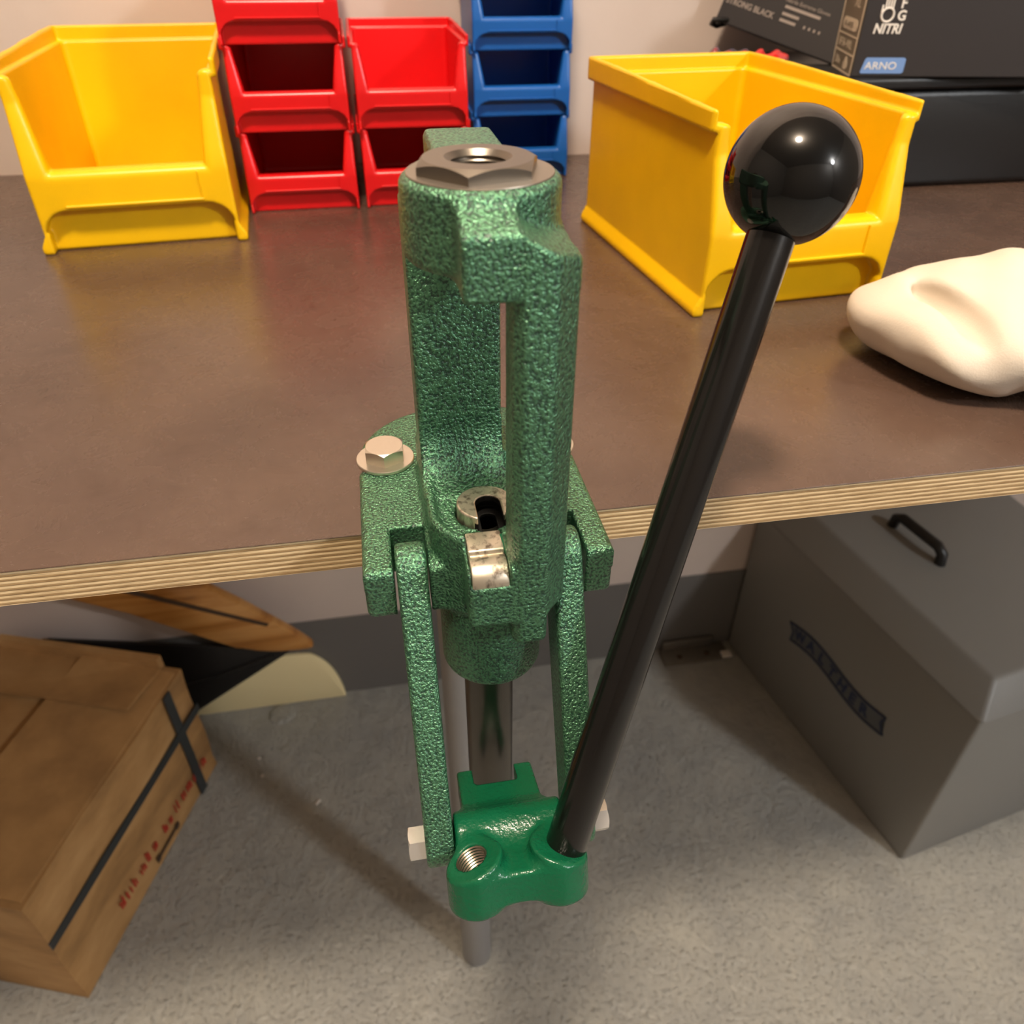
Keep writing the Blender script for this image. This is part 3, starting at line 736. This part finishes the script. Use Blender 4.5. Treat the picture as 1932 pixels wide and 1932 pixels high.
# ------------------------------------------------------------------ grey storage crate under the bench
s0 = Vector((.634, .768, 0)); sD = Vector((.09, -.51, 0)).normalized(); sN = Vector((-.985, -.174, 0)); sN = (sN - sD * sN.dot(sD)).normalized(); sO = -sN
cr = thing('storage_crate', tuple(s0 + sD * .26 + sO * .2), 'large grey plastic storage crate with a navy ribbon emblem, on the floor at right', 'crate')
LC, WC, HC = .525, .42, .362
def crate_m(u, v): return basis(s0 + sD * u + Vector((0, 0, v)) + sN * .0006, sD, (0, 0, 1))
XB = (s0 + sD * LC + sO * WC).x - .02
def plan(e): 
    a, b, c = s0 - sD * 0 + sN * e, s0 + sD * (LC + e) + sN * e, s0 + sD * (LC + e) + sO * (WC + e)
    return [(a.x, .768), (b.x, b.y), (c.x, c.y), (XB + e, .768)]
bm = bmesh.new(); bm_prism(bm, plan(0), HC, None, .006, 3); from_bm('crate_body', bm, M_CRATE, cr, smooth=40)
t = bmesh.new(); bm_prism(t, plan(.005), .045, Matrix.Translation((0, 0, HC)), 0)
t.verts.ensure_lookup_table(); cen = s0 + sD * LC * .5 + sO * WC * .5
for v in t.verts:
    if v.co.z > HC + .04:
        dv = v.co - cen; v.co.x = cen.x + dv.x * .80; v.co.y = min(.767, cen.y + dv.y * .86)
bmesh.ops.bevel(t, geom=t.edges[:], offset=.006, segments=3, profile=.5, affect='EDGES')
bm = t
lid = from_bm('lid', bm, M_CRATE, cr, smooth=40)
hm = basis(s0 + sD * .22 + sO * .150 + Vector((0, 0, HC + .045)), sD, (0, 0, 1))
bm = bmesh.new(); bm_tube(bm, [hm @ Vector(p) for p in ((-.055, -.002, 0), (-.052, .018, 0), (-.04, .026, 0), (.04, .026, 0), (.052, .018, 0), (.055, -.002, 0))], .009, 12); from_bm('handle', bm, M_BLACK, cr, smooth=60, label='black carry handle on the lid')
# ribbon emblem
def rib(sv):
    t = (sv - .155) / .25
    return .198 + .0105 * math.sin((t * 1.0 + .04) * 2 * math.pi * .92) + .020 * (t - .5) * 1.0
N = 36
top = []; bot = []
for k in range(N + 1):
    t = k / N; sv = .158 + .240 * t; zc = rib(sv); hh = .0185
    top.append((sv - .006 * (t < .02) , zc + hh)); bot.append((sv + .006, zc - hh))
outl = top + [(bot[-1][0] - .011, rib(.395) + .002)] + bot[::-1] + [(top[0][0] + .013, rib(.165) + .001)]
bm = bmesh.new(); a = [bm.verts.new(crate_m(x, y) @ Vector((0, 0, 0))) for x, y in outl]; bm.faces.new(a); bmesh.ops.triangulate(bm, faces=bm.faces[:]); emb = from_bm('ribbon_emblem', bm, M_BANNER, cr, label='navy outlined ribbon emblem')
bm = bmesh.new(); bm_tube(bm, [crate_m(x, y) @ Vector((0, 0, .0002)) for x, y in outl], .0021, 6, True)
for k, ch in enumerate('WALTHER'):
    sv = .186 + .0285 * k; sl = (rib(sv + .004) - rib(sv - .004)) / .008
    text_bm(bm, ch, .0315 if k else .0315, crate_m(sv, rib(sv) - .0108) @ Matrix.Rotation(math.atan(sl), 4, 'Z') @ Matrix.Translation((0, 0, .0003)), sx=.95 if ch != 'W' else .8, bold=.0013, align='CENTER')
from_bm('emblem_print', bm, M_NAVY, emb, label='navy lettering and outline')

# ------------------------------------------------------------------ cardboard box under the bench
c0 = Vector((-.421, .643, 0)); cD = Vector((-.098, -.279, 0)).normalized(); cN = Vector((-cD.y, cD.x, 0)); 
if cN.x < 0: cN = -cN
cI = -cN
cx_ = thing('cardboard_box', tuple(c0 + cD * .2 + cI * .17), 'worn brown cardboard box with dark straps and red print, under the bench at left', 'box')
LB, WB, HB, tk = .40, .34, .258, .004
def card_m(u, v, w=0): return basis(c0 + cD * u + Vector((0, 0, v)) + cN * (.0006 + w), -cD, (0, 0, 1))
zz = Vector((0, 0, 1))
bm = bmesh.new(); quadbox(bm, c0 + zz * .001, cD * LB, cI * WB, zz * HB)
bmesh.ops.subdivide_edges(bm, edges=bm.edges[:], cuts=10, use_grid_fill=True)
for v in bm.verts:
    p = v.co; k = math.sin(p.z * 30 + p.y * 8) * .0022 + math.sin(p.y * 26 + 1) * .002
    if .02 < p.z < HB + .01: v.co += cN * k
    v.co.z = max(v.co.z, .0005)
from_bm('box_body', bm, M_CARD, cx_, smooth=50)
bm = bmesh.new(); quadbox(bm, c0 + cD * .012 + cI * .006 + zz * (HB + .001), cD * (LB - .02), cI * (WB * .48) + zz * .010, zz * tk); from_bm('flap', bm, M_CARD, cx_)
bm = bmesh.new(); quadbox(bm, c0 + cD * .004 + cI * .03 + zz * (HB + .004), cD * .10 + zz * .012, cI * (WB - .05), zz * tk); quadbox(bm, c0 - cD * .0 + cI * .03 + zz * (HB + .003), cD * .012, cI * (WB - .05), zz * .026); from_bm('end_flap', bm, M_CARD, cx_, label='raised end flap')
def strap(pts_fn, name='strap'):
    bm = bmesh.new(); pts_fn(bm); return from_bm(name, bm, M_STRAP, cx_)
strap(lambda bm: quadbox(bm, c0 + cD * .047 + zz * 0 + cN * .0032, cD * .019, cN * .0012, zz * (HB + .003)))
strap(lambda bm: quadbox(bm, c0 + cD * -.001 + zz * .155 + cN * .0034, cD * (LB + .002), cN * .0014, zz * .017))
rr = random.Random(7); bm = bmesh.new()
u = .028
while u < .285:
    w = .010 + rr.random() * .008
    hgt = .020 + rr.random() * .006
    for q in range(3):
        if rr.random() < .8:
            quadbox(bm, c0 + cD * (u + w * q / 3) + zz * (.044 + rr.random() * .004) + cN * .0030, cD * (w / 3 * (.4 + .4 * rr.random())), cN * .0012, zz * hgt * (.5 + .5 * rr.random()))
    u += w + .005
    if .16 < u < .18:
        u = .190; from_bm('red_print', bm, M_REDP, cx_, label='blurred red print, upper word'); bm = bmesh.new()
from_bm('red_print', bm, M_REDP, cx_, label='blurred red print, lower word')
bm = bmesh.new()
quadbox(bm, c0 + cD * .135 + zz * .0215 + cN * .003, cD * .066, cN * .0012, zz * .005)
for uu in (.136, .195): quadbox(bm, c0 + cD * uu + zz * .018 + cN * .003, cD * .009, cN * .0013, zz * .012)
from_bm('dark_mark', bm, M_BRP, cx_, label='dark bar mark with two end dots')

# ------------------------------------------------------------------ varnished board, black case and cream panel at the back wall
def wall_poly(name, pts, y0, th, mat, parent=None, bev=.003):
    bm = bmesh.new(); bm_prism(bm, pts, th, basis((0, y0 + th, 0), (1, 0, 0), (0, 0, 1)), bev, 2); return bm
def curve(p0, p1, p2, n=10): return [tuple((1 - t) ** 2 * np.array(p0) + 2 * t * (1 - t) * np.array(p1) + t * t * np.array(p2)) for t in [k / n for k in range(n + 1)]]
cp = thing('cream_panel', (-.33, .74, 0), 'cream laminated panel with a rounded end standing on the floor against the wall', 'panel')
pts = [(-.60, .0005), (-.184, .0005)] + curve((-.184, .002), (-.19, .095), (-.235, .128), 10) + curve((-.24, .130), (-.275, .140), (-.60, .135), 6)
from_bm('panel_body', wall_poly('p', pts, .761, .0105, M_CREAM), M_CREAM, cp, smooth=40)
bc = thing('dark_case', (-.45, .735, 0), 'flat black case on the floor between the box and the wooden board', 'case')
pts = [(-.66, .0005), (-.505, .0005), (-.27, .158), (-.30, .172), (-.66, .26)]
from_bm('case_body', wall_poly('p', pts, .748, .009, M_BLACK), M_BLACK, bc, smooth=40)
bm = bmesh.new(); bm_tube(bm, [(-.66, .747, .10), (-.52, .747, .105), (-.40, .747, .125), (-.30, .747, .158)], .004, 8); from_bm('seam', bm, M_BLACK, bc, smooth=60)
pl = thing('wooden_board', (-.40, .71, .21), 'orange varnished wooden board leaning down to the right under the bench', 'board')
pts = [(-.80, .640), (-.80, .520)] + [(-.493, .3406), (-.345, .236)] + curve((-.345, .236), (-.30, .207), (-.225, .2095), 6) + curve((-.215, .212), (-.235, .243), (-.268, .279), 6) + [(-.322, .338), (-.379, .393), (-.60, .600)]
from_bm('board_body', wall_poly('b', pts, .700, .020, M_WOOD, None, .004), M_WOOD, pl, smooth=40)
bm = bmesh.new(); bm_prism(bm, [(-.70, .595), (-.492, .392), (-.285, .279), (-.28, .284), (-.488, .401), (-.70, .606)], .002, basis((0, .7005, 0), (1, 0, 0), (0, 0, 1)), 0); from_bm('groove', bm, M_BRP, pl, label='dark line along the upper edge')

# ------------------------------------------------------------------ small things on the floor
br = thing('floor_bracket', (.55, .745, 0), 'small dull metal angle bracket on the floor at the wall beside the crate', 'bracket')
bm = bmesh.new(); bm_box(bm, (.478, .724, .0005), (.622, .770, .006), .002, 2); bm_box(bm, (.484, .764, .004), (.596, .770, .030), .002, 2); b0 = from_bm('bracket_plate', bm, M_DULL, br, smooth=40)
for x in (.515, .575):
    bm = bmesh.new(); bm_lathe(bm, [(0, .0055), (.006, .0055), (.006, .0075), (.004, .009), (0, .009)], 16, (x, .742, 0)); from_bm('screw', bm, M_BRP, b0, smooth=40)
bm = bmesh.new(); bm_box(bm, (.604, .722, .006), (.626, .740, .012), .002, 2); from_bm('bracket_tip', bm, M_CHIP, br, smooth=40, label='pale worn tip')
bm = bmesh.new(); bm_lathe(bm, [(0, .0035), (.020, .0035), (.024, .002), (.026, .0003), (0, .0003)], 32, (-.309, .738, 0)); tag(from_bm('floor_disc', bm, M_FLOOR, None, smooth=40), 'round grey painted cap low on the floor in front of the cream panel', 'disc')
for (x, y, sx_, sy_, rz, lb) in ((-.2346, .5285, .012, .0055, .9, 'elongated white chip on the grey floor left of the press ram'),
                              (-.345, .640, .006, .005, .3, 'small white crumb on the floor near the box corner'), (-.336, .600, .006, .005, 1.1, 'small white crumb on the floor below the other one by the box')):
    bm = bmesh.new(); bm_box(bm, (-sx_ / 2, -sy_ / 2, .0002), (sx_ / 2, sy_ / 2, .003), .0012, 2)
    o = from_bm('paint_chip', bm, M_CHIP, None, smooth=60); o.location = (x, y, 0); o.rotation_euler = (0, 0, rz); tag(o, lb, 'chip', 'white chips on the floor')
